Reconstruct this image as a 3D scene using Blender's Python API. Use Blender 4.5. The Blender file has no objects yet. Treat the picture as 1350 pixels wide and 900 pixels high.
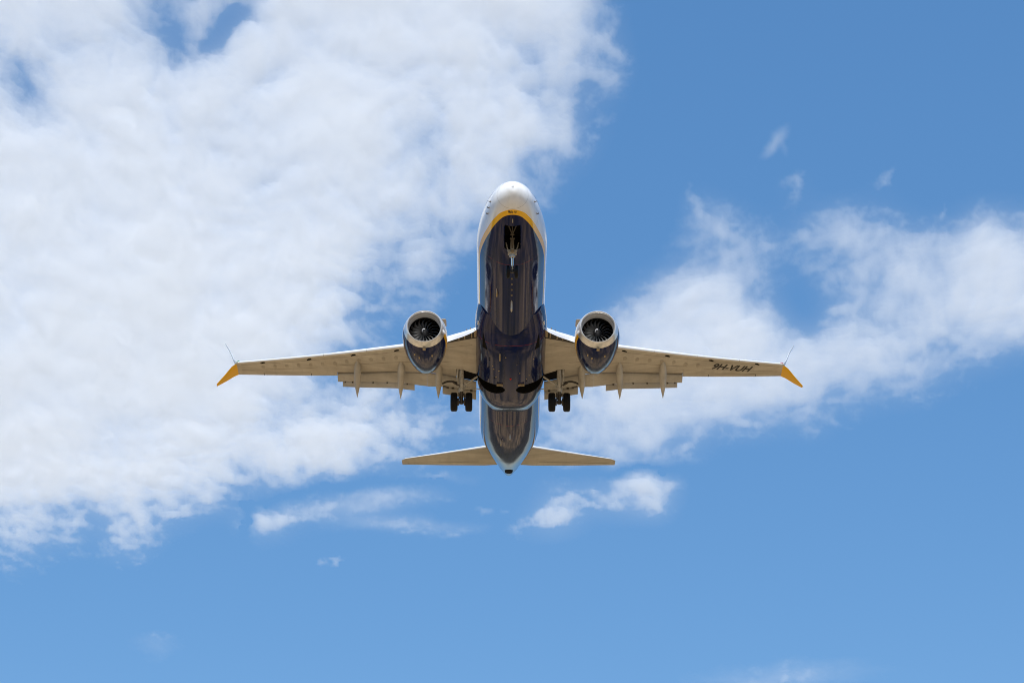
import bpy, bmesh, math
import numpy as np
from mathutils import Vector, Matrix

# ------------------------------------------------------------------ scene, camera, light
scene = bpy.context.scene
COL = scene.collection
R = math.radians

ELEV = 24.82                 # camera looks up by this much
PITCH = 3.0                  # the airliner's nose-up attitude on approach
SUN_EL, SUN_AZ = 60.0, 184.0 # degrees; azimuth measured clockwise from +Y (behind the camera)
EXPOSURE = 0.40
SUN_STRENGTH = 4.6
SKY_STRENGTH = 0.100

CAM = Vector((0, 0, 1.7))
cam_d = bpy.data.cameras.new('camera')
cam = bpy.data.objects.new('camera', cam_d)
COL.objects.link(cam)
cam.location = CAM
cam.rotation_euler = (R(90 + ELEV), 0, 0)
cam_d.sensor_width = 36
cam_d.lens = 36 * 2784.47 / 1350
cam_d.clip_start = 0.5
cam_d.clip_end = 120000
scene.camera = cam

world = bpy.data.worlds.new('World')
scene.world = world
world.use_nodes = True
wn = world.node_tree
wn.nodes.clear()
w_out = wn.nodes.new('ShaderNodeOutputWorld')
w_bg = wn.nodes.new('ShaderNodeBackground')
w_sky = wn.nodes.new('ShaderNodeTexSky')
w_sky.sky_type = 'NISHITA'
w_sky.sun_disc = False
w_sky.sun_elevation = R(SUN_EL)
w_sky.sun_rotation = R(SUN_AZ)
w_sky.altitude = 0
w_sky.air_density = 1.0
w_sky.dust_density = 0.0
w_sky.ozone_density = 10.0
w_bg.inputs['Strength'].default_value = SKY_STRENGTH
w_hsv = wn.nodes.new('ShaderNodeHueSaturation')      # a deep polarised blue
w_hsv.inputs['Hue'].default_value = .505
w_hsv.inputs['Saturation'].default_value = 1.50
w_hsv.inputs['Value'].default_value = 2.42
w_gam = wn.nodes.new('ShaderNodeGamma')
w_gam.inputs['Gamma'].default_value = .50
wn.links.new(w_sky.outputs[0], w_gam.inputs['Color'])
wn.links.new(w_gam.outputs[0], w_hsv.inputs['Color'])
wn.links.new(w_hsv.outputs[0], w_bg.inputs['Color'])
wn.links.new(w_bg.outputs[0], w_out.inputs['Surface'])

sun_d = bpy.data.lights.new('sun', 'SUN')
sun_d.energy = SUN_STRENGTH
sun_d.angle = R(0.53)
sun_d.color = (1.0, 0.98, 0.945)
sun = bpy.data.objects.new('sun', sun_d)
COL.objects.link(sun)
sdir = Vector((math.sin(R(SUN_AZ)) * math.cos(R(SUN_EL)), math.cos(R(SUN_AZ)) * math.cos(R(SUN_EL)), math.sin(R(SUN_EL))))
sun.rotation_euler = sdir.to_track_quat('Z', 'Y').to_euler()
sun.location = (0, -60, 90)

vs = scene.view_settings
vs.view_transform = 'Standard'
vs.look = 'None'
vs.exposure = EXPOSURE
vs.gamma = 1
vs.use_curve_mapping = False
cy = scene.cycles
cy.use_denoising = True
cy.filter_width = 1.0
cy.max_bounces = 20
cy.diffuse_bounces = 4
cy.glossy_bounces = 5
cy.volume_bounces = 16
cy.transparent_max_bounces = 64
cy.sample_clamp_indirect = 20

# ------------------------------------------------------------------ material helpers
def mat(name, color=(.5, .5, .5), rough=.5, metal=0.0, coat=0.0, spec=.5):
    m = bpy.data.materials.new(name)
    m.use_nodes = True
    b = m.node_tree.nodes['Principled BSDF']
    b.inputs['Base Color'].default_value = (*color, 1)
    b.inputs['Roughness'].default_value = rough
    b.inputs['Metallic'].default_value = metal
    b.inputs['Coat Weight'].default_value = coat
    b.inputs['Coat Roughness'].default_value = 0.04
    b.inputs['Specular IOR Level'].default_value = spec
    return m

class NT:
    """small wrapper to write node graphs briefly"""
    def __init__(s, m):
        s.t = m.node_tree; s.b = s.t.nodes['Principled BSDF']
    def n(s, typ, **kw):
        nd = s.t.nodes.new(typ)
        for k, v in kw.items(): setattr(nd, k, v)
        return nd
    def l(s, a, b): s.t.links.new(a, b)
    def val(s, nd, i, v):
        if isinstance(v, bpy.types.NodeSocket): s.l(v, nd.inputs[i])
        else: nd.inputs[i].default_value = v
    def math(s, op, a, b=0.0, c=0.0):
        nd = s.n('ShaderNodeMath', operation=op)
        s.val(nd, 0, a); s.val(nd, 1, b)
        if op in ('MULTIPLY_ADD',): s.val(nd, 2, c)
        return nd.outputs[0]
    def step(s, x, lo, hi):
        nd = s.n('ShaderNodeMapRange'); nd.clamp = True
        s.val(nd, 0, x); nd.inputs[1].default_value = lo; nd.inputs[2].default_value = hi
        nd.inputs[3].default_value = 0; nd.inputs[4].default_value = 1
        return nd.outputs[0]
    def remap(s, x, a, b, c, d):
        nd = s.n('ShaderNodeMapRange'); nd.clamp = True
        s.val(nd, 0, x)
        for i, v in enumerate((a, b, c, d)): nd.inputs[i + 1].default_value = v
        return nd.outputs[0]
    def mix(s, f, a, b):
        nd = s.n('ShaderNodeMix', data_type='RGBA')
        s.val(nd, 0, f)
        for i, v in ((6, a), (7, b)):
            if isinstance(v, bpy.types.NodeSocket): s.l(v, nd.inputs[i])
            else: nd.inputs[i].default_value = (*v, 1)
        return nd.outputs[2]
    def obj(s):
        return s.n('ShaderNodeTexCoord').outputs['Object']
    def sep(s, v):
        nd = s.n('ShaderNodeSeparateXYZ'); s.l(v, nd.inputs[0]); return nd.outputs
    def noise(s, vec, scale, detail=4, rough=.55, stretch=(1, 1, 1)):
        mp = s.n('ShaderNodeMapping'); s.l(vec, mp.inputs[0]); mp.inputs['Scale'].default_value = stretch
        nd = s.n('ShaderNodeTexNoise'); s.l(mp.outputs[0], nd.inputs['Vector'])
        nd.inputs['Scale'].default_value = scale; nd.inputs['Detail'].default_value = detail; nd.inputs['Roughness'].default_value = rough
        return nd.outputs['Fac']
    def curve(s, x, pts, lo, hi, vlo, vhi):
        """piecewise smooth function of x in [lo,hi] given as (x, value) points"""
        xr = s.remap(x, lo, hi, 0, 1)
        nd = s.n('ShaderNodeFloatCurve')
        c = nd.mapping.curves[0]
        P = [((a - lo) / (hi - lo), (b - vlo) / (vhi - vlo)) for a, b in pts]
        c.points[0].location = P[0]; c.points[1].location = P[-1]
        for p in P[1:-1]: c.points.new(*p)
        nd.mapping.update()
        s.l(xr, nd.inputs['Value'])
        return s.math('MULTIPLY_ADD', nd.outputs[0], vhi - vlo, vlo)

WHITE = (.86, .86, .85)
YELLOW = (.86, .47, .012)
NAVY = (.007, .014, .076)
OX, OZ = 19.6, 3.4            # body datum (below the main gear axle) used as the airliner's origin

def make_livery(name, bounds, yw, redx=None):
    """white over yellow line over glossy navy; the line's height is a function of the station"""
    m = mat(name, WHITE, .22, coat=0)
    t = NT(m)
    o = t.obj(); X, Y, Z = t.sep(o)
    st = t.math('ADD', Y, OX)
    z = t.math('SUBTRACT', Z, OZ)
    edge = t.curve(st, bounds, 0, 40, -3, 3)
    d = t.math('SUBTRACT', z, edge)
    low = t.curve(st, yw, 0, 40, -3, 3)
    isyel = t.step(d, .008, -.008)
    d2 = t.math('ADD', d, low)
    isnav = t.step(d2, .008, -.008)
    fine = t.noise(o, 3.0, 5, .6, (1, .12, 1))
    white = t.mix(t.remap(fine, .35, .7, 0, 1), WHITE, (.74, .735, .72))
    c = t.mix(isyel, white, YELLOW)
    nav = t.mix(t.remap(fine, .4, .75, 0, 1), NAVY, (.011, .016, .055))
    c = t.mix(isnav, c, nav)
    if redx:
        for rx in redx:
            a = t.math('ABSOLUTE', t.math('SUBTRACT', st, rx))
            dash = t.noise(o, 2.5, 2, .5, (1, .01, 1))
            r = t.math('MULTIPLY', t.math('MULTIPLY', t.step(a, .03, .018), isnav), t.remap(dash, .40, .5, 0, .38))
            c = t.mix(r, c, (.32, .03, .02))
    # skin joints every metre or so, barely visible
    fr = t.math('ABSOLUTE', t.math('SUBTRACT', t.math('FRACT', t.math('MULTIPLY', st, 1 / 2.54)), .5))
    line = t.step(fr, .4945, .4975)
    c = t.mix(t.math('MULTIPLY', line, .45), c, (.05, .05, .055))
    t.l(c, t.b.inputs['Base Color'])
    grime = t.noise(o, 1.4, 5, .6, (1.6, .06, 1.6))
    rg = t.remap(grime, .35, .75, .04, .18)
    t.l(rg, t.b.inputs['Roughness'])
    t.l(t.remap(grime, .3, .8, .02, .10), t.b.inputs['Coat Roughness'])
    t.l(t.remap(isnav, 0, 1, .5, .23), t.b.inputs['Specular IOR Level'])
    bp = t.n('ShaderNodeBump'); bp.inputs['Strength'].default_value = .10; bp.inputs['Distance'].default_value = .02
    t.l(t.noise(o, 1.1, 3, .5, (1.0, .55, 1.0)), bp.inputs['Height'])
    t.l(bp.outputs[0], t.b.inputs['Normal']); t.l(bp.outputs[0], t.b.inputs['Coat Normal'])
    return m

LINE = [(0, -1.21), (.67, -1.21), (1.11, -1.165), (1.56, -1.13), (2.69, -.97), (3.88, -.79), (4.98, -.67), (6.4, -.61), (8, -.60), (14, -.60), (24, -.60), (27, -.35), (30, .5), (33, 1.7), (36, 2.6), (40, 2.9)]
YWID = [(0, .165), (1, .17), (1.5, .185), (2.4, .225), (3.3, .25), (4.2, .26), (5.2, .24), (6.4, .21), (8, .20), (40, .20)]
M_livery = make_livery('fuselage_paint', LINE, YWID, (5.0, 24.6))
M_fair = make_livery('fairing_paint', [(0, 2), (40, 2)], [(0, .02), (40, .02)], (13.55, 21.0))

def wingpaint(name, color, streak=(1, .25, 1)):
    m = mat(name, color, .42, spec=.4)
    t = NT(m); o = t.obj()
    a = t.noise(o, 1.3, 6, .62, (.22, 1.0, .3))
    b = t.noise(o, 7.0, 4, .6, (.5, 1, .5))
    k = tuple(v * .72 for v in color); h = tuple(min(1, v * 1.10) for v in color)
    c = t.mix(t.remap(a, .3, .72, 0, 1), h, k)
    c = t.mix(t.remap(b, .52, .8, 0, .45), c, tuple(v * .5 for v in color))
    d = t.noise(o, 2.4, 5, .65, (1.0, .10, .5))
    c = t.mix(t.remap(d, .50, .75, 0, .40), c, tuple(v * .58 for v in color))
    e = t.noise(o, .8, 3, .5)
    c = t.mix(t.remap(e, .45, .65, 0, .30), c, (color[0] * .80, color[1] * .74, color[2] * .66))
    t.l(c, t.b.inputs['Base Color'])
    t.l(t.remap(a, .3, .7, .3, .5), t.b.inputs['Roughness'])
    return m
M_wing = wingpaint('grey_wing_paint', (.51, .475, .42))
M_flap = wingpaint('flap_paint', (.47, .445, .405))
M_stab = wingpaint('stabilizer_paint', (.46, .43, .37))
M_canoe = wingpaint('flap_fairing_paint', (.50, .475, .43))
M_edge = mat('bare_leading_edge', (.82, .82, .82), .35, metal=.25)
M_white = mat('white_gloss_paint', WHITE, .25, coat=.5)
M_yellow = mat('yellow_paint', YELLOW, .35)
M_lip = mat('burnished_metal', (.80, .80, .80), .26, metal=.6)
M_inlet = mat('inlet_barrel_paint', (.46, .46, .46), .5)
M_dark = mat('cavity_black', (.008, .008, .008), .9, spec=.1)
M_brownblack = mat('brown_black', (.03, .028, .025), .7)
M_blade = mat('fan_blade_metal', (.30, .297, .29), .34, metal=.6)
M_spin = mat('spinner_black', (.02, .02, .022), .45)
M_strut = mat('gear_grey_paint', (.56, .545, .51), .4, metal=.2)
M_chrome = mat('oleo_chrome', (.85, .86, .88), .12, metal=1.0)
M_darkmet = mat('greasy_steel', (.12, .105, .09), .5, metal=.5)
M_tyre = mat('tyre_rubber', (.008, .0085, .0105), .6, spec=.25)
M_hub = mat('wheel_hub_metal', (.42, .42, .42), .4, metal=.4)
M_glass = mat('cockpit_glass', (.012, .014, .018), .06, spec=.6)
M_black = mat('black_lettering', (.012, .012, .014), .6)
M_red = mat('red_lens', (.50, .02, .012), .2)
M_lens = mat('lamp_lens', (.85, .82, .76), .15)
M_bare = mat('exhaust_metal', (.30, .28, .25), .35, metal=.9)
M_cover = wingpaint('tank_cover_paint', (.40, .365, .315))
M_seam = mat('skin_joint', (.13, .11, .085), .6)
M_tan = mat('tan_detail', (.34, .265, .165), .5)

for m_, sc_ in ((M_tyre, 30), (M_strut, 14), (M_darkmet, 18), (M_lip, 6)):
    t_ = NT(m_); b_ = t_.b.inputs['Base Color'].default_value[:3]
    nz_ = t_.noise(t_.obj(), sc_, 4, .6)
    t_.l(t_.mix(t_.remap(nz_, .35, .7, 0, 1), b_, tuple(v * (.86 if m_ is M_lip else .55) for v in b_)), t_.b.inputs['Base Color'])

# ------------------------------------------------------------------ geometry helpers (body frame: x aft of the nose, y to the picture's right, z up)
def B(x, y, z):
    return (y, x - OX, z + OZ)

def link(name, me, parent=None):
    o = bpy.data.objects.new(name, me)
    COL.objects.link(o)
    if parent is not None: o.parent = parent
    return o

def finish(bm, name, mats, parent=None, smooth=40, recalc=True):
    bmesh.ops.remove_doubles(bm, verts=bm.verts, dist=1e-5)
    if recalc: bmesh.ops.recalc_face_normals(bm, faces=bm.faces)
    me = bpy.data.meshes.new(name)
    bm.to_mesh(me); bm.free()
    for m in (mats if isinstance(mats, (list, tuple)) else [mats]): me.materials.append(m)
    if smooth:
        me.polygons.foreach_set('use_smooth', [True] * len(me.polygons))
        me.set_sharp_from_angle(angle=R(smooth))
    return link(name, me, parent)

def loft(bm, rings, closed=True, caps=True, mi=0):
    """rings: lists of body-frame points, all the same length"""
    vr = [[bm.verts.new(B(*p)) for p in r] for r in rings]
    n = len(rings[0])
    for a, b in zip(vr[:-1], vr[1:]):
        for i in range(n if closed else n - 1):
            j = (i + 1) % n
            try:
                f = bm.faces.new((a[i], a[j], b[j], b[i])); f.material_index = mi
            except ValueError: pass
    if caps:
        for r in (vr[0], vr[-1]):
            try:
                f = bm.faces.new(r); f.material_index = mi
            except ValueError: pass
    return vr

def tube(bm, pts, rad, seg=14, mi=0):
    """swept round bar through body-frame points; rad one value or one per point"""
    P = [Vector(p) for p in pts]
    rr = rad if isinstance(rad, (list, tuple)) else [rad] * len(P)
    rings = []
    for i, p in enumerate(P):
        d = (P[min(i + 1, len(P) - 1)] - P[max(i - 1, 0)]).normalized()
        up = Vector((0, 0, 1)) if abs(d.z) < .9 else Vector((1, 0, 0))
        a = d.cross(up).normalized(); b = d.cross(a)
        rings.append([tuple(p + rr[i] * (math.cos(t) * a + math.sin(t) * b)) for t in [2 * math.pi * k / seg for k in range(seg)]])
    loft(bm, rings, mi=mi)

def box(bm, c, s, mi=0, rot=None):
    """box centred at body point c with sizes s, optional rotation matrix in the body frame"""
    vs_ = []
    for k in range(8):
        v = Vector(((k & 1) - .5, (k >> 1 & 1) - .5, (k >> 2 & 1) - .5))
        v = Vector((v.x * s[0], v.y * s[1], v.z * s[2]))
        if rot is not None: v = rot @ v
        vs_.append(bm.verts.new(B(*(Vector(c) + v))))
    for f in ((0, 1, 3, 2), (4, 6, 7, 5), (0, 4, 5, 1), (2, 3, 7, 6), (0, 2, 6, 4), (1, 5, 7, 3)):
        ff = bm.faces.new([vs_[i] for i in f]); ff.material_index = mi

def revolve(bm, prof, cx, cyy, cz, seg=64, mi=0, axis='x'):
    """prof: (along, radius) points; axis x (fore-aft) or y (wheels)"""
    rings = []
    for a, r in prof:
        ring = []
        for k in range(seg):
            t = 2 * math.pi * k / seg
            if axis == 'x': ring.append((cx + a, cyy + r * math.cos(t), cz + r * math.sin(t)))
            else: ring.append((cx + r * math.cos(t), cyy + a, cz + r * math.sin(t)))
        rings.append(ring)
    return loft(bm, rings, caps=False, mi=mi)

def mono(xs, ys):
    """monotone cubic interpolation"""
    xs = np.array(xs, float); ys = np.array(ys, float)
    h = np.diff(xs); dl = np.diff(ys) / h
    m = np.zeros_like(ys); m[0] = dl[0]; m[-1] = dl[-1]
    for i in range(1, len(xs) - 1):
        if dl[i - 1] * dl[i] <= 0: m[i] = 0
        else:
            w1 = 2 * h[i] + h[i - 1]; w2 = h[i] + 2 * h[i - 1]
            m[i] = (w1 + w2) / (w1 / dl[i - 1] + w2 / dl[i])
    def f(x):
        i = int(np.clip(np.searchsorted(xs, x) - 1, 0, len(xs) - 2))
        t = (x - xs[i]) / h[i]; t = min(max(t, 0), 1)
        return float((2*t**3-3*t*t+1)*ys[i] + (t**3-2*t*t+t)*h[i]*m[i] + (-2*t**3+3*t*t)*ys[i+1] + (t**3-t*t)*h[i]*m[i+1])
    return f

def boolean_cut(obj, cutters):
    for c in cutters:
        md = obj.modifiers.new('cut', 'BOOLEAN'); md.object = c; md.operation = 'DIFFERENCE'; md.solver = 'EXACT'
    dg = bpy.context.evaluated_depsgraph_get()
    dg.update()
    new = bpy.data.meshes.new_from_object(obj.evaluated_get(dg))
    obj.modifiers.clear()
    old = obj.data; obj.data = new; new.name = old.name
    bpy.data.meshes.remove(old)

def drop(objs):
    for o in objs:
        me = o.data; bpy.data.objects.remove(o); bpy.data.meshes.remove(me)

# ------------------------------------------------------------------ ground (seen only in the airliner's glossy belly, and as the bounce light under it)
def build_ground():
    bm = bmesh.new()
    rad = [0, 30, 80, 160, 300, 600, 1200, 2500, 5000, 10000, 20000, 45000]
    seg = 48
    prev = None
    for r in rad:
        if r == 0: ring = [bm.verts.new((0, 0, 0))]
        else: ring = [bm.verts.new((r * math.cos(2*math.pi*k/seg), r * math.sin(2*math.pi*k/seg), 0)) for k in range(seg)]
        if prev:
            for k in range(seg):
                j = (k + 1) % seg
                if len(prev) == 1: bm.faces.new((prev[0], ring[k], ring[j]))
                else: bm.faces.new((prev[k], ring[k], ring[j], prev[j]))
        prev = ring
    me = bpy.data.meshes.new('ground'); bm.to_mesh(me); bm.free()
    m = mat('dry_ground', (.4, .3, .18), .95, spec=.1)
    t = NT(m); o = t.obj(); X, Y, Z = t.sep(o)
    big = t.noise(o, .012, 5, .6)
    mid = t.noise(o, .07, 5, .65)
    fine = t.noise(o, 1.2, 4, .6)
    c = t.mix(t.remap(mid, .40, .60, 0, 1), (.70, .465, .245), (.42, .275, .14))
    c = t.mix(t.remap(fine, .4, .8, 0, .5), c, (.20, .15, .085))
    c = t.mix(t.remap(big, .52, .56, 0, .8), c, (.075, .072, .035))
    strips = t.noise(o, .16, 5, .6, (1, .10, 1))
    c = t.mix(t.remap(strips, .47, .56, 0, .9), c, (.075, .068, .045))
    ell = t.math('ADD', t.math('POWER', t.math('MULTIPLY', X, 1 / 60), 2.0), t.math('POWER', t.math('MULTIPLY', t.math('SUBTRACT', Y, 183), 1 / 17), 2.0))
    ell = t.math('ADD', ell, t.math('MULTIPLY', t.math('SUBTRACT', mid, .5), 1.6))
    c = t.mix(t.remap(ell, .8, 1.2, .75, 0), c, (.050, .052, .030))  # dark patch added out of view to darken the reflection under the nose
    # far country: scrub and woods
    dist = t.n('ShaderNodeVectorMath', operation='LENGTH'); 
    far = t.n('ShaderNodeVectorMath', operation='SUBTRACT'); t.l(o, far.inputs[0]); far.inputs[1].default_value = (0, 125, 0)
    t.l(far.outputs[0], dist.inputs[0])
    c = t.mix(t.remap(t.math('ADD', dist.outputs['Value'], t.math('MULTIPLY', t.math('SUBTRACT', big, .5), 220)), 210, 330, 0, .90), c, (.046, .047, .030))
    t.l(c, t.b.inputs['Base Color'])
    me.materials.append(m)
    g = link('ground', me); g['kind'] = 'structure'; g['label'] = 'dry tan grassland under the approach path'
build_ground()

# ------------------------------------------------------------------ the airliner
root = bpy.data.objects.new('airliner', None)
COL.objects.link(root)
root['label'] = 'twin-engine passenger jet with white nose, navy belly and yellow wingtips, wheels lowered'
root['category'] = 'airliner'
root.empty_display_size = 2
# camera-fit placement of the body datum
th = R(ELEV + PITCH)
D0, V0 = 107.468, -8.0873
_x, _z = OX, -OZ
dep = D0 + _x * math.cos(th) + _z * math.sin(th)
dn = _x * math.sin(th) - _z * math.cos(th) + V0
F = Vector((0, math.cos(R(ELEV)), math.sin(R(ELEV)))); U = Vector((0, -math.sin(R(ELEV)), math.cos(R(ELEV))))
root.location = CAM + dep * F - dn * U + Vector((.04 - .007 * _x, 0, 0))
root.rotation_euler = (R(-PITCH), 0, .007)

# ---- fuselage
SX = [0, .03, .12, .3, .6, 1.0, 1.5, 2.0, 2.5, 3, 4, 5, 6, 12, 22, 24, 26, 28, 30, 32, 34, 35.5, 37, 37.6, 37.9]
ZT = [-.25, -.06, .08, .25, .45, .69, .92, 1.16, 1.43, 1.66, 1.88, 1.99, 2.01, 2.01, 2.01, 2.01, 2.01, 2.01, 2.01, 2.0, 1.95, 1.85, 1.68, 1.52, 1.36]
ZB = [-.25, -.46, -.66, -.91, -1.17, -1.38, -1.55, -1.68, -1.78, -1.86, -1.95, -1.99, -2.0, -2.0, -2.0, -1.99, -1.90, -1.70, -1.38, -.97, -.47, -.06, .36, .55, .70]
WW = [0.0, .18, .34, .55, .78, .99, 1.15, 1.28, 1.39, 1.48, 1.66, 1.80, 1.88, 1.88, 1.88, 1.88, 1.88, 1.88, 1.80, 1.54, 1.16, .84, .50, .34, .22]
fzt, fzb, fw = mono(SX, ZT), mono(SX, ZB), mono(SX, WW)
def fus(x, phi, off=0.0):
    """point on the skin; phi = 0 at the picture-right side, -90 at the keel"""
    zt, zb, w = fzt(x), fzb(x), fw(x)
    zc, h = (zt + zb) / 2, (zt - zb) / 2
    return (x, (w + off) * math.cos(phi), zc + (h + off) * math.sin(phi))
NSEG = 120
bm = bmesh.new()
xs = sorted(set([.03, .06, .12, .2] + [round(.3 + .1 * k, 3) for k in range(48)] + [round(5.2 + .4 * k, 3) for k in range(46)] + [round(24 + .25 * k, 3) for k in range(55)] + [37.9]))
xs = [x for x in xs if x <= 37.9]
rings = [[fus(x, 2 * math.pi * k / NSEG) for k in range(NSEG)] for x in xs]
vr = loft(bm, rings, caps=False)
tip = bm.verts.new(B(0, 0, -.25))
for k in range(NSEG): bm.faces.new((tip, vr[0][(k + 1) % NSEG], vr[0][k]))
bm.faces.new(vr[-1])
fuselage = finish(bm, 'fuselage', [M_livery, M_dark], root, 35)

# ---- wing-body fairing
FX = [11.3, 12.2, 12.8, 13.2, 13.6, 14.2, 15, 17, 19, 20, 20.8, 21.5, 22.2, 23.0, 23.8]
FB = [-1.72, -1.86, -1.99, -2.12, -2.30, -2.42, -2.46, -2.47, -2.46, -2.44, -2.38, -2.26, -2.08, -1.86, -1.6]
FWD = [1.70, 1.90, 1.97, 2.0, 2.02, 2.03, 2.04, 2.04, 2.03, 2.0, 1.93, 1.82, 1.66, 1.45, 1.2]
gb, gw = mono(FX, FB), mono(FX, FWD)
def fairpt(x, t, off=0.0):
    """t from 0 (right edge) to pi (left edge) under the belly; squarish bottom"""
    e = .72
    w, zb = gw(x) + off, gb(x) - off
    cs, sn = math.cos(t), math.sin(t)
    y = w * math.copysign(abs(cs) ** e, cs)
    z = -.55 + (zb + .55) * abs(sn) ** e
    return (x, y, z)
bm = bmesh.new()
rings = []
for k in range(63):
    x = 11.3 + 12.5 * k / 62
    rings.append([fairpt(x, math.pi * i / 56) for i in range(57)])
loft(bm, rings)
fairing = finish(bm, 'belly_fairing', [M_fair, M_dark], root, 35)

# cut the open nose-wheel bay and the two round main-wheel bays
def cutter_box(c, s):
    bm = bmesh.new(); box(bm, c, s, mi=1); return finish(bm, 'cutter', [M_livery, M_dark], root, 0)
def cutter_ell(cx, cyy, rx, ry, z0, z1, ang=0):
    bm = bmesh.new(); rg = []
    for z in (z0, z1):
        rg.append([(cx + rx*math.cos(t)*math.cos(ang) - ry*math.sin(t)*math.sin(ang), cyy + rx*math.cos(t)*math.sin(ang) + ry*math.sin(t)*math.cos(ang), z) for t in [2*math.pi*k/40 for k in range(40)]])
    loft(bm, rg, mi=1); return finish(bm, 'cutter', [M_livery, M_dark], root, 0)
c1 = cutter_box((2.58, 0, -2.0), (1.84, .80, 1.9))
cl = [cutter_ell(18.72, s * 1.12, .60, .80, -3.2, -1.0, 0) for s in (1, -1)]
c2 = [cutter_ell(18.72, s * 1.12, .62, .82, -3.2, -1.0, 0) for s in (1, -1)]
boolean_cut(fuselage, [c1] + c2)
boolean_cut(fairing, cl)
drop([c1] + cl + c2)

# ---- cockpit glazing: panes laid on the skin
def patch(bm, corners, off, nu=8, nv=5, mi=0):
    """corners: four (station, phi in degrees); a skin-hugging patch"""
    (x0, p0), (x1, p1), (x2, p2), (x3, p3) = corners
    g = []
    for i in range(nu + 1):
        u = i / nu; row = []
        for j in range(nv + 1):
            v = j / nv
            x = (1-u)*(1-v)*x0 + u*(1-v)*x1 + u*v*x2 + (1-u)*v*x3
            p = (1-u)*(1-v)*p0 + u*(1-v)*p1 + u*v*p2 + (1-u)*v*p3
            row.append(bm.verts.new(B(*fus(x, R(p), off))))
        g.append(row)
    for i in range(nu):
        for j in range(nv):
            f = bm.faces.new((g[i][j], g[i+1][j], g[i+1][j+1], g[i][j+1])); f.material_index = mi
def mirror_phi(c, s): return [(x, p if s > 0 else 180 - p) for x, p in c]
for s in (1, -1):
    for c in ([(1.62, 86), (2.45, 86), (2.60, 50), (1.85, 46)], [(1.88, 43), (2.62, 47), (2.95, 31), (2.25, 24)], [(2.32, 22), (3.0, 28.5), (3.35, 25), (3.1, 17)]):
        bm = bmesh.new(); patch(bm, mirror_phi(c, s), .006)
        finish(bm, 'cockpit_window', M_glass, fuselage)
# radome joint: a thin ring on the skin
bm = bmesh.new()
for k in range(96):
    p0, p1 = 360 * k / 96, 360 * (k + 1) / 96
    patch(bm, [(.615, p0), (.632, p0), (.632, p1), (.615, p1)], .003, 1, 1)
finish(bm, 'radome_seam', mat('seam_grey', (.50, .49, .48), .5), fuselage)
# probes on the nose
def probe(name, x, phi, L=.12, r=.02, m=M_darkmet):
    p = Vector(fus(x, phi)); q = Vector(fus(x, phi, .09))
    bm = bmesh.new(); tube(bm, [p, q, q + Vector((-L, 0, 0))], [r*1.6, r, r*.6], 8)
    box(bm, tuple(p), (.10, .05, .05))
    finish(bm, name, m, fuselage)
for s in (1, -1):
    for x, ph in ((1.42, 2), (2.05, -14)) + (((1.72, -7),) if s < 0 else ()):
        probe('pitot_probe', x, R(ph if s > 0 else 180 - ph))
# writing on the yellow band under the nose
def text_mesh(txt, shear=0.0, offset=0.0):
    cu = bpy.data.curves.new('t', 'FONT'); cu.body = txt; cu.size = 1; cu.shear = shear; cu.offset = offset; cu.resolution_u = 6
    o = bpy.data.objects.new('t', cu); COL.objects.link(o)
    dg = bpy.context.evaluated_depsgraph_get(); dg.update()
    me = bpy.data.meshes.new_from_object(o.evaluated_get(dg))
    bpy.data.objects.remove(o); bpy.data.curves.remove(cu)
    bm = bmesh.new(); bm.from_mesh(me); bpy.data.meshes.remove(me)
    bmesh.ops.triangulate(bm, faces=bm.faces)
    bmesh.ops.subdivide_edges(bm, edges=[e for e in bm.edges if e.calc_length() > .25], cuts=2, use_grid_fill=False)
    xs_ = [v.co.x for v in bm.verts]; ys_ = [v.co.y for v in bm.verts]
    return bm, (min(xs_), max(xs_), min(ys_), max(ys_))
bm, (a0, a1, b0, b1) = text_mesh('Malta Air', .25, .012)
for v in bm.verts:
    u = (v.co.x - a0) / (a1 - a0) - .5; w = (v.co.y - b0) / (b1 - b0)
    y = u * .46; x = .855 - w * .15
    ww, h = fw(x), (fzt(x) - fzb(x)) / 2
    v.co = Vector(B(x, y, (fzt(x) + fzb(x)) / 2 - h * math.sqrt(1 - (y / ww) ** 2) - .006))
finish(bm, 'nose_lettering', M_black, fuselage, 0, recalc=False)

# belly fittings
def keel(x, y=0.0):
    ww, h = fw(x), (fzt(x) - fzb(x)) / 2
    return (fzt(x) + fzb(x)) / 2 - h * math.sqrt(max(0, 1 - (y / ww) ** 2))
def blade_antenna(x, y, L, H, T, name='blade_antenna', m=M_tan, par=fuselage, z=None):
    z0 = keel(x, y) if z is None else z
    bm = bmesh.new(); rg = []
    for k in range(5):
        q = k / 4; l = L * (1 - .45 * q)
        cxx = x + .35 * L * q
        rg.append([(cxx + l * u, y + T * v, z0 + .03 - (H + .03) * q) for u, v in ((-.5, 0), (-.25, .5), (.2, .45), (.5, 0), (.2, -.45), (-.25, -.5))])
    loft(bm, rg); finish(bm, name, m, par)
for x in (6.35, 6.95, 7.55, 8.15): blade_antenna(x, 0, .16, .04, .10, m=M_seam)
blade_antenna(9.1, 0, .75, .30, .10, m=M_strut)
blade_antenna(8.1, -.80, .85, .10, .07, 'drain_mast')
blade_antenna(1.25, 0, .16, .12, .06)
blade_antenna(27.2, -.55, .45, .25, .06, 'drain_mast')
blade_antenna(26.0, 0.02, .5, .22, .06, m=M_strut)
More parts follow.
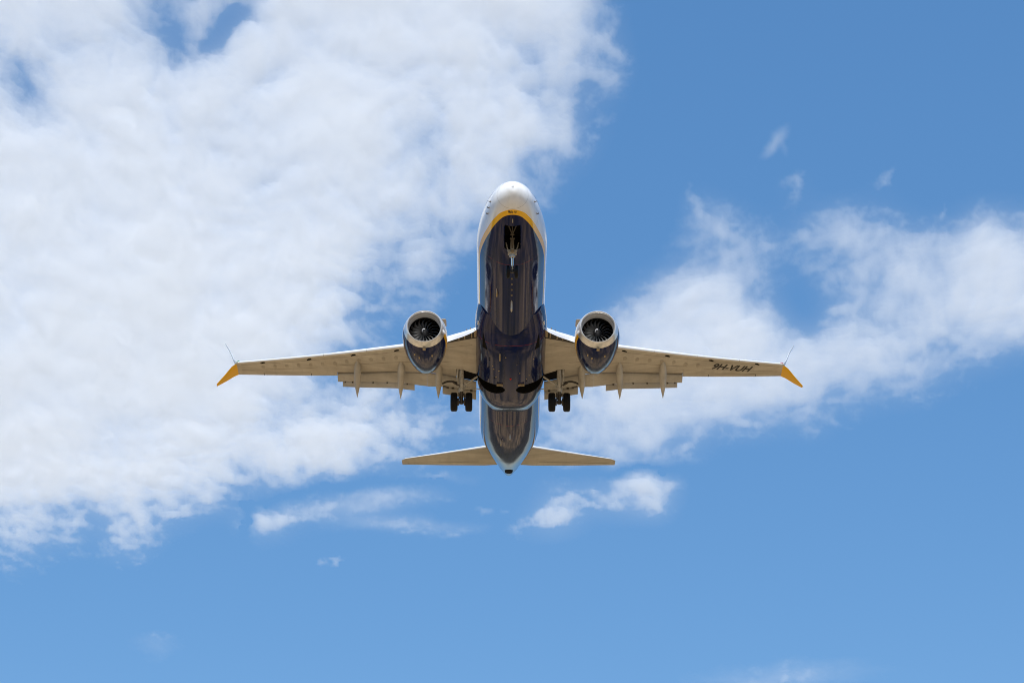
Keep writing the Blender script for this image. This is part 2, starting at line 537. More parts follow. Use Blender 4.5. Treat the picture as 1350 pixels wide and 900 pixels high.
# tail cone: exhaust of the auxiliary power unit
bm = bmesh.new()
revolve(bm, [(-.35, .23), (.0, .20), (.10, .185), (.11, .15), (-.15, .14), (-.16, .0005)], 37.9, 0, 1.05, 24)
finish(bm, 'tail_exhaust', M_bare, fuselage)
bm = bmesh.new()
patch(bm, [(34.8, -96), (34.8, -84), (35.2, -72.5), (35.2, -107.5)], .012, 6, 6)
patch(bm, [(35.2, -107.5), (35.2, -72.5), (36.35, -70), (36.35, -110)], .012, 8, 6)
finish(bm, 'exhaust_louver', M_dark, fuselage)
for s in (1, -1):
    bm = bmesh.new()
    patch(bm, mirror_phi([(35.4, -38), (36.1, -44), (36.15, -52), (35.5, -46)], s), .004, 3, 3)
    finish(bm, 'access_panel', mat('panel_grey', (.16, .14, .13), .4), fuselage)
# beacon and small lamps under the fairing
bm = bmesh.new(); revolve(bm, [(0, .07), (.03, .06), (.06, .03), (.07, .001)], 0, 0, 0, 16)
for v in bm.verts:      # turn the dome to hang down
    x, y, z = v.co.y + OX, v.co.x, v.co.z - OZ
    v.co = Vector(B(17.25 + z, y, gb(17.25) - x))
finish(bm, 'red_beacon', M_red, fairing)
for s in (1, -1):
    bm = bmesh.new(); box(bm, (18.0, s * .62, gb(18.0) - .02), (.10, .36, .10)); finish(bm, 'bay_door_hinge', M_tan, fairing)
    # ram-air inlet: dark scoop in the fairing's shoulder
    bm = bmesh.new(); g = []
    for (x, t) in ((13.0, 52), (14.15, 47), (14.25, 58), (14.15, 60)): g.append((x, t))
    pts = []
    for i in range(7):
        u = i / 6
        a = fairpt(13.05 + 1.15 * u, R(44 - 0 * u), .012); b_ = fairpt(13.05 + 1.15 * u, R(44 + 12 * u ** .8 + .5), .012)
        pts.append((a, b_))
    vv = [[bm.verts.new(B(p[0], s * p[1], p[2])) for p in ab] for ab in pts]
    for i in range(6): bm.faces.new((vv[i][0], vv[i+1][0], vv[i+1][1], vv[i][1]))
    finish(bm, 'ram_air_inlet', M_dark, fairing)
    for x_, h_ in ((12.55, .16), (12.75, .10)):
        p = fairpt(x_, R(24), .01)
        bm = bmesh.new(); rg = [[(p[0] + .06 * math.cos(a), s * (p[1] + o_), p[2] + h_ * .5 * math.sin(a)) for a in [2*math.pi*i/14 for i in range(14)]] for o_ in (-.04, .03)]
        rg.append([(p[0] + .035 * math.cos(a), s * (p[1] + .045), p[2] + h_ * .3 * math.sin(a)) for a in [2*math.pi*i/14 for i in range(14)]])
        loft(bm, rg); finish(bm, 'turnoff_lamp', M_lens, fairing)
import random
rnd = random.Random(4)
for k in range(16):
    x = rnd.uniform(14.4, 18.0); y = rnd.uniform(-1.5, 1.5)
    tt = math.acos(max(-1, min(1, math.copysign(abs(y / gw(x)) ** (1 / .72), y))))
    p = fairpt(x, tt)
    bm = bmesh.new(); rg = [[(p[0] + r_ * math.cos(a), p[1] + r_ * math.sin(a), p[2] + dz) for a in [2*math.pi*i/10 for i in range(10)]] for r_, dz in ((.045, .02), (.045, -.008), (.02, -.016))]
    loft(bm, rg); finish(bm, 'drain_port', M_tan if k % 3 else M_dark, fairing)
bm = bmesh.new(); box(bm, (14.55, -.62, gb(14.55) - .03), (.75, .06, .10)); finish(bm, 'drain_mast', M_tan, fairing)
for s in (1, -1):       # raised keel panel edges
    bm = bmesh.new()
    loft(bm, [[(x, s * (.40 + w), gb(x) + dz) for w, dz in ((-.05, .02), (-.03, -.018), (.03, -.018), (.05, .02))] for x in (14.0, 15, 16, 17, 18.2)])
    finish(bm, 'keel_strip', M_fair, fairing)

# ---- wings
def zw(y):
    a = max(abs(y) - 1.9, 0)
    return -1.25 + a * math.tan(R(6)) + .6 * (a / 15.3) ** 2
YS = [1.2, 1.85, 3.74, 6.35, 10.4, 16.52]
wle = lambda y: float(np.interp(y, [0, 1.97, 2.71, 3.73, 6.35, 16.52], [13.2, 14.45, 14.85, 15.47, 16.72, 21.84]))
wte = lambda y: float(np.interp(y, [0, 1.94, 4.30, 6.65, 10.3, 10.32, 16.52], [20.0, 19.84, 19.27, 19.68, 20.90, 21.40, 23.31]))
wth = lambda y: float(np.interp(y, [0, 1.9, 4, 6.35, 10, 16.6], [1.0, .95, .75, .55, .38, .20]))
wrn = lambda y: float(np.interp(y, [0, 4, 6.35, 16.6], [.11, .10, .085, .055]))
def wlow(y, u):
    c = wte(y) - wle(y)
    return zw(y) - .012 * c * math.sin(math.pi * min(max(u, 0), 1)) ** 1.0
def wprof(y, s, x0=None, nose=True):
    """closed wing section: nose, lower surface, trailing edge, upper surface"""
    le, te, t, r = wle(y), wte(y), wth(y), wrn(y)
    c = te - le; pts = []
    for k in range(9):                       # round nose, top to bottom
        a = R(100 + 170 * k / 8)
        pts.append((le + r + r * math.cos(a), s * y, zw(y) + r + r * math.sin(a) + .0))
    for u in (.08, .16, .26, .38, .5, .62, .74, .86, .94): pts.append((le + u * c, s * y, wlow(y, u)))
    tt = .10 if y < 10.31 else .02
    pts.append((te, s * y, zw(y))); pts.append((te, s * y, zw(y) + tt))
    for u in (.85, .7, .55, .4, .28, .16, .08):
        h = tt + (t - tt) * (1 - ((u - .38) / .62) ** 2 if u > .38 else 1) if u > .38 else 2 * r + (t - 2 * r) * math.sin(math.pi / 2 * u / .38)
        pts.append((le + u * c, s * y, zw(y) + h))
    return pts
wings = {}
ystat = [1.0, 1.85, 2.4, 3.0, 3.74, 4.3, 5.0, 5.7, 6.35, 7.3, 8.3, 9.3, 10.3, 10.32, 11.2, 12.4, 13.6, 14.8, 15.8, 16.5]
for s in (1, -1):
    bm = bmesh.new()
    loft(bm, [wprof(y, s) for y in ystat])
    w = finish(bm, 'wing', [M_wing, M_dark], root, 30)
    w['label'] = 'grey-tan wing carrying the black registration letters' if s > 0 else 'grey-tan wing without registration letters'
    # leg bay behind the rear panel edge
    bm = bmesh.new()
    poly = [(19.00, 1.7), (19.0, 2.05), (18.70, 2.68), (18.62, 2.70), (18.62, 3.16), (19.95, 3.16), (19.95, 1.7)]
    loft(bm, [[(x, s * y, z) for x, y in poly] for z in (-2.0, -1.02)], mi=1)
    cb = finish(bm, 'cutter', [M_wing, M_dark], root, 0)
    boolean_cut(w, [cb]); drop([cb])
    wings[s] = w

    # slats: four outboard panels wrapping the nose, pushed forward a little
    for ya, yb in ((5.75, 8.35), (8.38, 10.98), (11.01, 13.62), (13.65, 16.38)):
        bm = bmesh.new(); rg = []
        for k in range(7):
            y = ya + (yb - ya) * k / 6
            le, r, t = wle(y) - .07, wrn(y) * 1.12, wth(y); c = wte(y) - wle(y)
            out = [(le + r + r * math.cos(R(a)), s * y, zw(y) - .025 + r + r * math.sin(R(a))) for a in (262, 240, 215, 190, 165, 140, 115, 95)]
            top = [(le + .07 + u * c, s * y, zw(y) + .03 + 2 * r + (t - 2 * r) * math.sin(math.pi / 2 * u / .38)) for u in (.08, .14)]
            inn = [(le + .09 + .06 * c, s * y, zw(y) + 1.5 * r), (le + r * 1.2, s * y, zw(y) + .5 * r)]
            rg.append(out + top + inn)
        loft(bm, rg); finish(bm, 'slat', M_edge, w, 40)
    # inboard Krueger flap: steep bright plate hanging ahead of the leading edge, a dark plate coloured as the slot's shade behind it
    ky = [1.93, 2.14, 2.40, 2.72, 3.2, 3.70, 3.95]
    kb = [(13.36, -1.36), (13.46, -1.47), (13.76, -1.445), (14.11, -1.41), (14.54, -1.36), (14.99, -1.31), (15.20, -1.285)]
    kt = [(13.53, -1.09), (13.72, -1.07), (13.97, -1.04), (14.26, -1.01), (14.64, -.955), (15.06, -.90), (15.28, -.875)]
    bm = bmesh.new(); rg = []; slot = []
    for y, (bx0, bz0), (tx0, tz0) in zip(ky, kb, kt):
        a, b_ = Vector((tx0, s * y, tz0)), Vector((bx0, s * y, bz0))
        d = b_ - a; nrm = Vector((d.z, 0, -d.x)).normalized()
        pr = [tuple(a + d * u + nrm * (.05 * math.sin(math.pi * min(u + .02, .98)))) for u in (0, .25, .5, .75, .93, 1.0)]
        bk = [tuple(b_ + Vector((.07, 0, .05))), tuple(a + d * .6 - nrm * .04), tuple(a + Vector((.14, 0, .02)))]
        rg.append(pr + bk)
        le = wle(y) + wrn(y)
        slot.append([(bx0 + .05, s * y, bz0 + .07), (le + .02, s * y, zw(y) - .004), (le + .02, s * y, zw(y) + .05), (bx0 + .05, s * y, bz0 + .12)])
    loft(bm, rg); finish(bm, 'leading_edge_flap', M_edge, w, 40)
    bm = bmesh.new(); loft(bm, slot); finish(bm, 'flap_slot_shade', M_brownblack, w, 30)
    for q in (1.98, 2.22, 2.62, 2.95):
        bm = bmesh.new()
        bx0 = float(np.interp(q, ky, [k[0] for k in kb])); bz0 = float(np.interp(q, ky, [k[1] for k in kb]))
        le = wle(q) + wrn(q); hw = .10 if q < 2.1 else .03
        loft(bm, [[(bx0 + .05, s * (q + e * hw), bz0 + dz) for e, dz in ((-1, .03), (1, .03), (1, .09), (-1, .09))], [(le - .2, s * (q + e * hw), zw(q) + dz) for e, dz in ((-1, -.06), (1, -.06), (1, .03), (-1, .03))]])
        finish(bm, 'flap_bracket', M_tan, w, 0)
    for y, h in ((2.28, .14), (2.5, .10)):
        bm = bmesh.new()
        box(bm, (float(np.interp(y, ky, [k[0] for k in kt])), s * y, float(np.interp(y, ky, [k[1] for k in kt])) + .03), (.06, .05, h))
        finish(bm, 'flap_actuator', M_darkmet, w, 0)

    # spoiler panel overhanging the flap slot
    bm = bmesh.new(); rg = []
    for y in (3.18, 4.3, 6.65, 10.31):
        te = wte(y)
        rg.append([(te - .5, s * y, zw(y) + .22), (te - .02, s * y, zw(y) + .10), (te + .34, s * y, zw(y) + .05), (te + .36, s * y, zw(y) + .075), (te - .5, s * y, zw(y) + .30)])
    loft(bm, rg); finish(bm, 'spoiler', M_wing, w, 30)
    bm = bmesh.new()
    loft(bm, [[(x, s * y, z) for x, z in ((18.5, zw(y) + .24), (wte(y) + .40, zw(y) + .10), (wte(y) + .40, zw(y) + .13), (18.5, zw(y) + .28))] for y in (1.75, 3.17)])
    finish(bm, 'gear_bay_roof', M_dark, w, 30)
    bm = bmesh.new(); rg = []
    for u in (.15, .58):        # skin joints running along the span
        pass
    for u in (.155, .60):
        bm = bmesh.new(); a_ = []
        for y in ((2.2 if u < .5 else 3.4), 4.2, 5.4, 7, 8.6, 10.2, 12, 14, 16.2):
            c = wte(y) - wle(y); uu = u if y < 10.3 else u * (.93 if u > .5 else 1)
            a_.append([bm.verts.new(B(wle(y) + uu * c + e, s * y, wlow(y, uu) - .003)) for e in (0, .03)])
        for i in range(len(a_) - 1): bm.faces.new((a_[i][0], a_[i][1], a_[i+1][1], a_[i+1][0]))
        finish(bm, 'panel_seam', M_seam, w, 0)

    # flaps: sections given by start point, length and droop
    def flap(name, stations, m, th_=.13):
        
        bm = bmesh.new(); rg = []; ends = []
        for y, x0, z0, L, dl in stations:
            c_, s_ = math.cos(R(dl)), math.sin(R(dl))
            pr = []
            for u, v in ((0, .35), (.02, .0), (.10, -.25), (.3, -.30), (.6, -.2), (1.0, -.03), (1.0, .03), (.7, .35), (.4, .62), (.15, .68)):
                a, b_ = u * L, v * th_
                pr.append((x0 + a * c_ + b_ * s_, s * y, z0 - a * s_ + b_ * c_))
            rg.append(pr); ends.append((y, x0 + L * c_, z0 - L * s_))
        loft(bm, rg); o = finish(bm, name, m, w, 40)
        return ends
    fz = lambda y: zw(y) - .005
    e1 = flap('flap', [(2.0, 20.08, fz(2.0), .68, 28), (3.0, 19.83, fz(3.0), .76, 28), (4.0, 19.61, fz(4), .86, 28), (4.895, 19.64, fz(4.895), .94, 28)], M_flap)
    e2 = flap('flap', [(4.902, 19.65, fz(4.902), .92, 28), (5.6, 19.78, fz(5.6), .84, 28), (6.65, 19.96, fz(6.65), .74, 28), (8.5, 20.57, fz(8.5), .66, 28), (10.30, 21.17, fz(10.30), .57, 28)], M_flap)
    def aftset(es, L0, L1, ya, yb, dl):
        ys_ = [e[0] for e in es]
        out = []
        for k in range(5):
            q = k / 4; y = ya + (yb - ya) * q
            x = np.interp(y, ys_, [e[1] for e in es]); z = np.interp(y, ys_, [e[2] for e in es])
            out.append((y, float(x) - .02, float(z) - .012, L0 + (L1 - L0) * q, dl))
        return out
    a1 = aftset(e1, .53, .44, 2.02, 4.0, 46); flap('aft_flap', a1, M_flap, .09)
    a2 = aftset(e2, .36, .31, 5.66, 10.0, 46); flap('aft_flap', a2, M_flap, .07)
    for es, ys_, bs in ((e2, (6.1, 7.3, 8.15, 9.4, 9.85), (.10, .08, .07)), (e1, (2.3, 3.4, 3.7), (.12, .14, .09))):
        for y in ys_:
            x = np.interp(y, [e[0] for e in es], [e[1] for e in es]); z = np.interp(y, [e[0] for e in es], [e[2] for e in es])
            bm = bmesh.new(); box(bm, (float(x), s * y, float(z) - .03), bs)
            finish(bm, 'flap_hinge', M_darkmet, w, 0)

    # canoe fairings over the flap tracks
    for y, x0, x1, z1, wd in ((8.98, 18.98, 21.30, -1.72, .43), (6.38, 18.40, 20.76, -2.07, .42), (4.14, 18.2, 20.32, -2.26, .42)):
        bm = bmesh.new(); rg = []
        z0 = zw(y) + .02
        for k in range(15):
            q = k / 14
            x = x0 + (x1 - x0) * q
            zc = z0 + (z1 - z0) * (.30 * q + .70 * q ** 1.9)
            f_ = (math.sin(math.pi * min(.5, q / .42 * .5)) ** .8) if q < .42 else (1 - ((q - .42) / .58) ** 2.2)
            a = max(.006, wd / 2 * f_); b_ = max(.006, .26 * f_)
            rg.append([(x, s * (y + .10 * q) + a * math.cos(t), zc + .02 + b_ * math.sin(t)) for t in [2*math.pi*i/20 for i in range(20)]])
        loft(bm, rg); finish(bm, 'flap_track_fairing', M_canoe, w, 50)

    # tip: yellow lower strake and white upper blade
    def blade(name, secs, m):
        bm = bmesh.new(); rg = []
        for (le, te, tn) in secs:
            le, te = Vector(le), Vector(te); d = te - le
            n_ = tn; pr = []
            for u, v in ((0, 0), (.04, .6), (.2, 1), (.5, .8), (1, .08), (1, -.08), (.5, -.8), (.2, -1), (.04, -.6)):
                pr.append(tuple(le + d * u + Vector(n_) * v))
            rg.append([(p[0], s * p[1], p[2]) for p in pr])
        loft(bm, rg); return finish(bm, name, m, w, 50)
    zt_ = zw(16.5)
    blade('wingtip_strake', [((21.86, 16.42, zt_ + .06), (23.32, 16.46, zt_ + .01), (0, .0, .06)), ((22.10, 16.78, zt_ - .10), (23.30, 16.74, zt_ - .14), (0, .02, .05)),
                             ((22.66, 17.27, zt_ - .42), (23.34, 17.22, zt_ - .46), (0, .02, .035)), ((23.16, 17.76, zt_ - .73), (23.42, 17.76, zt_ - .75), (0, .01, .02))], M_yellow)
    blade('winglet', [((21.90, 16.44, zt_ + .10), (23.30, 16.40, zt_ + .06), (0, .05, -.03)), ((22.35, 16.72, zt_ + .55), (23.45, 16.69, zt_ + .55), (0, .045, -.012)),
                      ((23.0, 17.08, zt_ + 1.5), (23.75, 17.05, zt_ + 1.5), (0, .035, -.01)), ((23.85, 17.50, zt_ + 2.42), (24.25, 17.49, zt_ + 2.42), (0, .022, -.006))], M_white)
    bm = bmesh.new(); tube(bm, [(21.72, s * 16.30, zt_ + .10), (21.86, s * 16.42, zt_ + .10), (22.2, s * 16.56, zt_ + .10)], [.03, .06, .04], 10)
    finish(bm, 'position_light', M_red if s > 0 else mat('green_lens', (.02, .30, .12), .2), w)
    for k in range(13):         # oval tank covers, a little proud of the skin
        y = 5.9 + .74 * k
        if s > 0 and 11.4 < y < 14.9: continue
        c = wte(y) - wle(y); xx = wle(y) + (.42 if y < 10.3 else .40) * c; uu = (xx - wle(y)) / c
        bm = bmesh.new()
        loft(bm, [[(xx + a_ * math.cos(q), s * y + b_ * math.sin(q), wlow(y, uu) + dz) for q in [2*math.pi*i/18 for i in range(18)]] for a_, b_, dz in ((.22, .15, .03), (.22, .15, -.006), (.205, .135, -.010))])
        finish(bm, 'tank_access_cover', M_cover, w, 20)
    # small dark slots behind the slats, aileron gap and hinge marks
    for y in (6.55, 9.15, 11.85, 14.75):
        bm = bmesh.new(); u = .14 if y < 12 else .12
        for yy, ln, dx in ((y, .20, 0), (y + .14, .09, .05)):
            c = wte(yy) - wle(yy)
            box(bm, (wle(yy) + u * c * .7 + dx, s * yy, wlow(yy, u * .7) - .004), (.11 if dx == 0 else .07, ln, .05), rot=Matrix.Rotation(R(-26 * s), 3, 'Z'))
        finish(bm, 'slat_track_slot', M_dark, w, 0)
    bm = bmesh.new()
    ys_ = [11.9, 12.8, 13.8, 14.85]
    for i in range(len(ys_) - 1):
        ya, yb = ys_[i], ys_[i + 1]
        pa = [wle(ya) + .80 * (wte(ya) - wle(ya)), wle(yb) + .80 * (wte(yb) - wle(yb))]
        vv = [bm.verts.new(B(pa[0], s * ya, wlow(ya, .8) - .004)), bm.verts.new(B(pa[0] + .02, s * ya, wlow(ya, .8) - .004)),
              bm.verts.new(B(pa[1] + .02, s * yb, wlow(yb, .8) - .004)), bm.verts.new(B(pa[1], s * yb, wlow(yb, .8) - .004))]
        bm.faces.new(vv)
    for y in (11.9, 14.85):
        box(bm, (wte(y) - .14, s * y, zw(y) - .003), (.30, .035, .02))
    finish(bm, 'aileron_gap', M_brownblack, w, 0)

# registration under the picture-right wing
bm, (a0, a1, b0, b1) = text_mesh('9H-VUH', 0, .028)
P0 = Vector((20.80, 11.93)); Ub = Vector((21.97, 14.32)) - P0; Vb = (Vector((20.45, 12.53)) - Vector((21.0, 12.29))) * 1.12
for v in bm.verts:
    u = (v.co.x - a0) / (a1 - a0); w_ = (v.co.y - b0) / (b1 - b0)
    p = P0 + Ub * u + Vb * w_
    c = wte(p.y) - wle(p.y)
    v.co = Vector(B(p.x, p.y, wlow(p.y, (p.x - wle(p.y)) / c) - .014))
finish(bm, 'registration_lettering', M_black, wings[1], 0, recalc=False)

# ---- engines
def cowl_material():
    m = mat('engine_cowl_paint', WHITE, .12, spec=.24)
    t = NT(m); o = t.obj(); X, Y, Z = t.sep(o)
    yin = t.math('SUBTRACT', 4.83, t.math('ABSOLUTE', X))        # towards the fuselage is positive
    z = t.math('ADD', Z, -(OZ - 1.75))
    d = t.math('ADD', z, t.math('MULTIPLY_ADD', yin, .26, .17))
    nav = t.step(d, .006, -.006); yel = t.step(t.math('SUBTRACT', d, .30), .006, -.006)
    fine = t.noise(o, 2.2, 5, .6, (1, .5, 1))
    c = t.mix(yel, WHITE, YELLOW)
    c = t.mix(nav, c, t.mix(t.remap(fine, .4, .7, 0, 1), NAVY, (.011, .015, .05)))
    sy = t.math('ABSOLUTE', t.math('SUBTRACT', t.math('ADD', Y, OX), 14.35))
    c = t.mix(t.math('MULTIPLY', t.step(sy, .022, .010), .6), c, (.002, .002, .002))
    t.l(c, t.b.inputs['Base Color'])
    t.l(t.remap(fine, .35, .7, .06, .22), t.b.inputs['Roughness'])
    bp = t.n('ShaderNodeBump'); bp.inputs['Strength'].default_value = .12; bp.inputs['Distance'].default_value = .02
    t.l(t.noise(o, 1.8, 3, .5), bp.inputs['Height']); t.l(bp.outputs[0], t.b.inputs['Normal']); t.l(bp.outputs[0], t.b.inputs['Coat Normal'])
    return m
M_cowl = cowl_material()
EX, EZ = 12.2, -1.75
for s in (1, -1):
    ey = s * 4.83
    bm = bmesh.new()
    outer = [(.42, 1.150), (.6, 1.195), (.85, 1.235), (1.15, 1.258), (1.5, 1.262), (1.9, 1.245), (2.3, 1.21), (2.7, 1.155), (3.1, 1.085), (3.5, .995), (3.9, .89), (4.22, .79), (4.23, .77), (3.6, .88), (2.6, .95), (2.0, .9)]
    revolve(bm, outer, EX, ey, EZ, 72)
    # scalloped nozzle edge
    eng = finish(bm, 'engine', M_cowl, root, 40)
    eng['label'] = 'turbofan under the wing with the registration letters' if s > 0 else 'turbofan under the plain wing'
    bm = bmesh.new()
    lip = [(.42, 1.150), (.30, 1.118), (.18, 1.078), (.08, 1.035), (.02, .995), (.0, .965), (.03, .935), (.10, .905), (.20, .888)]
    revolve(bm, lip, EX, ey, EZ, 72); finish(bm, 'inlet_lip', M_lip, eng, 60)
    bm = bmesh.new()
    revolve(bm, [(.20, .888), (.35, .872), (.50, .868), (.62, .872)], EX, ey, EZ, 72); finish(bm, 'inlet_barrel', M_inlet, eng, 60)
    bm = bmesh.new()
    revolve(bm, [(.62, .872), (.70, .885), (1.3, .88), (1.31, .001)], EX, ey, EZ, 48); finish(bm, 'fan_case', M_dark, eng, 60)
    # eighteen swept, twisted blades
    bm = bmesh.new()
    for k in range(18):
        a0 = 2 * math.pi * k / 18
        rg = []
        for i in range(8):
            q = i / 7; r = .20 + .665 * q
            sw = -.16 * q ** 1.6 + .16 * math.sin(math.pi * q)          # curved leading edge seen from the front
            tw = R(20 + 24 * q)                          # chord angle from the axis
            ch = .17 + .06 * math.sin(math.pi * q)
            xm = .84 - .06 * math.sin(math.pi * q)
            pr = []
            for u, v in ((-.5, 0), (-.3, .035), (0, .05), (.5, .004), (.5, -.004), (0, -.02), (-.3, -.02)):
                ax = u * ch * math.cos(tw) - v * ch * math.sin(tw)
                tg = u * ch * math.sin(tw) + v * ch * math.cos(tw)
                ang = a0 + s * 0 + sw + tg / r
                pr.append((EX + xm + ax, ey + r * math.cos(ang), EZ + r * math.sin(ang)))
            rg.append(pr)
        loft(bm, rg)
    finish(bm, 'fan', M_blade, eng, 40)
    bm = bmesh.new()
    revolve(bm, [(.42, .001), (.44, .04), (.50, .10), (.60, .165), (.72, .215), (.85, .24)], EX, ey, EZ, 32); finish(bm, 'spinner', M_spin, eng, 60)
    bm = bmesh.new(); rg = []      # white comma mark on the spinner
    pv = []
    for i in range(13):
        q = i / 12; r0 = .02 + .13 * q
        xx = float(np.interp(r0, [.0, .04, .10, .165, .215], [.42, .44, .50, .60, .72])) - .008
        a = R(60 + 150 * q); wv = .035 * math.sin(math.pi * min(1, q * .9 + .1)) + .004
        pv.append([bm.verts.new(B(EX + xx - .004, ey + (r0 + k_ * wv) * math.cos(a), EZ + (r0 + k_ * wv) * math.sin(a))) for k_ in (-1, 1)])
    for i in range(12): bm.faces.new((pv[i][0], pv[i+1][0], pv[i+1][1], pv[i][1]))
    finish(bm, 'spinner_mark', M_white, eng, 0)
    bm = bmesh.new()
    revolve(bm, [(2.6, .70), (3.6, .64), (4.4, .54), (5.1, .43), (5.11, .40), (4.7, .38)], EX, ey, EZ, 48)
    finish(bm, 'core_nozzle', M_bare, eng, 40)
    bm = bmesh.new()
    revolve(bm, [(4.4, .34), (5.0, .27), (5.6, .12), (5.75, .01)], EX, ey, EZ, 32); finish(bm, 'exhaust_plug', M_bare, eng, 60)
    # chine on the inboard shoulder
    bm = bmesh.new(); aa = R(38)
    yi, zi = ey - s * 1.20 * math.cos(aa), EZ + 1.20 * math.sin(aa)
    o2 = Vector((0, -s * math.cos(aa), math.sin(aa))); tn = Vector((0, s * math.sin(aa), math.cos(aa))) * .02
    prf = [(12.75, 0), (13.05, .26), (13.25, .30), (13.9, .30), (13.95, .0)]
    loft(bm, [[tuple(Vector((x, yi, zi)) + o2 * h + tn * k_) for x, h in prf] for k_ in (-1, 1)])
    finish(bm, 'nacelle_chine', M_tan, eng, 0)
    bm = bmesh.new(); box(bm, (12.66, ey, EZ - 1.215), (.22, .16, .06)); box(bm, (12.56, ey - .02, EZ - 1.19), (.08, .10, .06)); finish(bm, 'cowl_front_glint', M_tan, eng, 0)  # tan blocks in place of a ground reflection at the cowl's front
    for dx_, dy_ in ((1.15, -.55), (1.38, -.30), (1.20, .42)):
        bm = bmesh.new(); zz = EZ - math.sqrt(1.258 ** 2 - dy_ ** 2) - .004
        box(bm, (EX + dx_ + .1, ey + dy_, zz), (.22, .07, .03)); finish(bm, 'cowl_glint', M_tan, eng, 0)  # small tan blocks stand in for ground reflections in the cowl paint
    # pylon
    bm = bmesh.new(); rg = []
    for z, x0, x1, t_ in ((-.75, 13.2, 17.8, .20), (-.45, 14.0, 18.4, .20), (-.55 + .0, 15.2, 18.6, .18)):
        pass
    for k in range(5):
        q = k / 4; z = -.95 + (zw(4.83) + .30 + .95) * q
        x0 = 13.4 + 2.1 * q ** 1.2; x1 = 18.0 + .5 * q
        rg.append([(x0 + (x1 - x0) * u, ey + .22 * v, z) for u, v in ((0, 0), (.06, .6), (.3, 1), (.7, .8), (1, .05), (1, -.05), (.7, -.8), (.3, -1), (.06, -.6))])
    loft(bm, rg); finish(bm, 'pylon', M_white, eng, 40)

# ---- tail surfaces
for s in (1, -1):
    bm = bmesh.new(); rg = []
    for y, le, te, zl, zt2, t_ in ((.3, 33.45, 37.15, .95, 1.20, .42), (1.6, 34.28, 37.50, 1.06, 1.28, .36), (4.4, 35.98, 38.18, 1.42, 1.60, .24), (6.9, 37.52, 38.80, 1.75, 1.92, .13), (7.17, 37.85, 38.86, 1.80, 1.95, .06)):
        c = te - le; r = t_ * .22; pr = []
        for k in range(7):
            a = R(100 + 170 * k / 6); pr.append((le + r + r * math.cos(a), s * y, zl + r + r * math.sin(a)))
        for u in (.15, .3, .5, .7, .85): pr.append((le + u * c, s * y, zl + (zt2 - zl) * u - .03 * c * 0))
        pr += [(te, s * y, zt2), (te, s * y, zt2 + .02)]
        for u in (.8, .6, .4, .2): pr.append((le + u * c, s * y, zl + (zt2 - zl) * u + t_ * math.sin(math.pi * (1 - u) * .62 + .35) * .9))
        rg.append(pr)
    loft(bm, rg); st = finish(bm, 'horizontal_stabilizer', M_stab, root, 35)
    bm = bmesh.new(); rg = []      # bright leading edge
    for y, le, zl, t_ in ((1.5, 34.21, 1.06, .36), (4.4, 35.98, 1.42, .24), (6.95, 37.58, 1.76, .13)):
        r = t_ * .22 + .012
        o_ = [(le - .015 + r + r * math.cos(R(a)), s * y, zl + r + r * math.sin(R(a))) for a in (235, 210, 185, 160, 135, 110)]
        rg.append(o_ + [(le + .12, s * y, zl + r * 1.2)])
    loft(bm, rg); finish(bm, 'stabilizer_leading_edge', M_edge, st, 50)
    bm = bmesh.new()      # elevator hinge line
    for (ya, xa, za), (yb, xb, zb) in (((2.0, 36.75, 1.235), (6.8, 38.38, 1.872)),):
        vv = [bm.verts.new(B(x, s * y, z - .022)) for x, y, z in ((xa, ya, za), (xa + .035, ya, za), (xb + .025, yb, zb), (xb, yb, zb))]
        bm.faces.new(vv)
    finish(bm, 'elevator_gap', M_brownblack, st, 0)
M_fin = mat('fin_navy_paint', NAVY, .12, coat=.5)
bm = bmesh.new(); rg = []
for z, le, te, t_ in ((1.6, 29.0, 36.6, .30), (2.1, 31.2, 36.75, .40), (2.9, 32.1, 36.9, .40), (5.5, 34.0, 37.5, .28), (8.9, 36.5, 38.4, .14)):
    c = te - le
    rg.append([(le + u * c, t_ * v / 2, z) for u, v in ((0, 0), (.03, .5), (.12, .85), (.35, 1), (.7, .6), (1, .04), (1, -.04), (.7, -.6), (.35, -1), (.12, -.85), (.03, -.5))])
loft(bm, rg); fin = finish(bm, 'vertical_fin', M_fin, root, 40)

# ---- landing gear
def wheel(name, x, y, z, rad, wid, parent):
    """tyre and hub turned about the axle; two materials"""
    bm = bmesh.new()
    h = wid / 2
    tyre = [(-h * .72, rad * .56), (-h * .95, rad * .66), (-h, rad * .76), (-h * .96, rad * .86), (-h * .84, rad * .93), (-h * .62, rad * .98)]
    for g in (-.42, -.14, .14, .42):      # circumferential grooves
        tyre += [(h * (g - .045), rad), (h * (g - .03), rad * .975), (h * (g + .03), rad * .975), (h * (g + .045), rad)]
    tyre += [(h * .62, rad * .98), (h * .84, rad * .93), (h * .96, rad * .86), (h, rad * .76), (h * .95, rad * .66), (h * .72, rad * .56)]
    revolve(bm, tyre, x, y, z, 48, 0, 'y')
    hub = [(-h * .70, rad * .57), (-h * .55, rad * .5), (-h * .35, rad * .3), (-h * .6, rad * .16), (-h * .62, .001)]
    revolve(bm, hub, x, y, z, 32, 1, 'y')
    revolve(bm, [(-a, r) for a, r in hub], x, y, z, 32, 1, 'y')
    return finish(bm, name, [M_tyre, M_hub], parent, 40)

M_door = mat('gear_door_navy', NAVY, .15)
